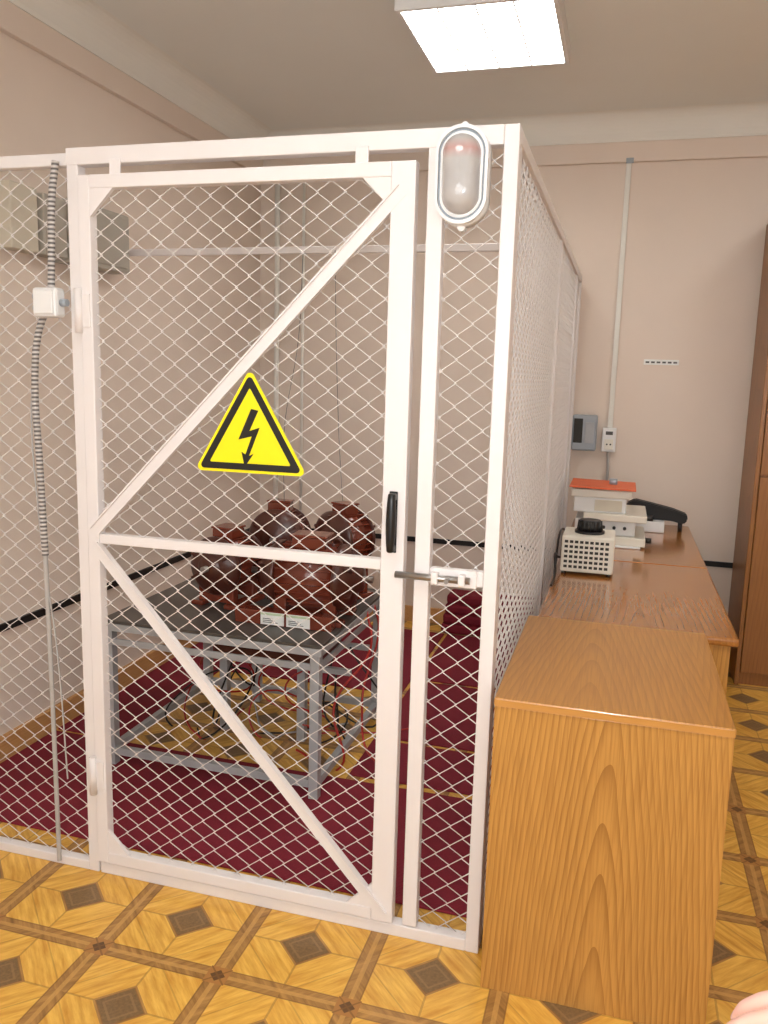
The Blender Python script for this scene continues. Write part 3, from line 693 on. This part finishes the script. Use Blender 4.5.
hand('right_hand',V['wrR'],(0,.12,-1),(1,0,0),-1)
hc=Vector((HX,HY+.03,1.605))
bm=bmesh.new(); bmesh.ops.create_uvsphere(bm,u_segments=48,v_segments=36,radius=1)
for v_ in bm.verts:
    x,y,z=v_.co
    w_=1 if z>0 else 1-.30*(z*z)
    X,Y,Z=x*.075*w_,y*.093*(w_+.02),z*.118
    if y>0:
        Y+=.020*math.exp(-((x/.16)**2+((z+.12)/.20)**2))
        Y-=.008*math.exp(-(((abs(x)-.42)/.18)**2+((z-.05)/.14)**2))
        Y+=.006*math.exp(-((x/.35)**2+((z+.52)/.09)**2))
        Y+=.010*math.exp(-((x/.35)**2+((z+.85)/.15)**2))
    v_.co=hc+Vector((X,Y,Z))
finish('head',bm,M['skin'],pe,True)
bm=bmesh.new(); bmesh.ops.create_uvsphere(bm,u_segments=48,v_segments=36,radius=1)
dl=[v_ for v_ in bm.verts if not (v_.co.z>.52 or (v_.co.y<-.02+.35*max(0,v_.co.z) and v_.co.z>-.5))]
bmesh.ops.delete(bm,geom=dl,context='VERTS')
for v_ in bm.verts:
    n_=1+.02*noise.noise(v_.co*6); x,y,z=v_.co*n_; v_.co=hc+Vector((x*.083,y*.101-.003,z*.126+.002))
o=finish('hair',bm,M['hair'],pe,True); md=o.modifiers.new('s','SOLIDIFY'); md.thickness=.006
for i,sx in enumerate((-1,1)):
    for nm,rr,mt,off in (('eye',.012,'eye',0),('iris',.0055,'iris',.0085)):
        bm=bmesh.new(); bmesh.ops.create_uvsphere(bm,u_segments=12,v_segments=10,radius=rr)
        bmesh.ops.translate(bm,verts=bm.verts[:],vec=hc+Vector((sx*.031,.067+off,.006))); finish('%s_%d'%(nm,i+1),bm,M[mt],pe,True)
    bm=bmesh.new(); bmesh.ops.create_uvsphere(bm,u_segments=12,v_segments=10,radius=1)
    for v_ in bm.verts: v_.co=hc+Vector((sx*.077+v_.co.x*.008,v_.co.y*.018-.002,v_.co.z*.030-.008))
    finish('ear_%d'%(i+1),bm,M['skin'],pe,True)
    bm=bmesh.new(); bmesh.ops.create_uvsphere(bm,u_segments=12,v_segments=8,radius=1)
    for v_ in bm.verts: v_.co=hc+Vector((sx*.031+v_.co.x*.016,.078+v_.co.y*.005,v_.co.z*.003+.028))
    finish('eyebrow_%d'%(i+1),bm,M['hair'],pe,True)
bm=bmesh.new(); bmesh.ops.create_uvsphere(bm,u_segments=16,v_segments=8,radius=1)
for v_ in bm.verts: v_.co=hc+Vector((v_.co.x*.022,.079+v_.co.y*.008,v_.co.z*.006-.062))
finish('mouth',bm,M['lip'],pe,True)

# ---------------------------------------------------------------- camera
yaw,pit,rol,F=.2762,-.1633,.0282,825.3
f=Vector((-math.sin(yaw)*math.cos(pit),math.cos(yaw)*math.cos(pit),math.sin(pit))); rt=Vector((math.cos(yaw),math.sin(yaw),0)); up=rt.cross(f)
r2=rt*math.cos(rol)+up*math.sin(rol); u2=-rt*math.sin(rol)+up*math.cos(rol)
cam=bpy.data.cameras.new('camera'); co=bpy.data.objects.new('camera',cam); COL.objects.link(co); S.camera=co
R3=Matrix((r2,u2,-f)).transposed()
co.matrix_world=Matrix.Translation((0,0,1.55))@R3.to_4x4()
cam.sensor_fit='HORIZONTAL'; cam.sensor_width=36; cam.lens=36*F/768; cam.clip_start=.05
fo.matrix_world=Matrix.Translation((.02,.0,1.62))@R3.to_4x4()
wd=bpy.data.worlds.new('w'); S.world=wd; wd.use_nodes=True; wd.node_tree.nodes['Background'].inputs[0].default_value=(.5,.5,.5,1); wd.node_tree.nodes['Background'].inputs[1].default_value=.3
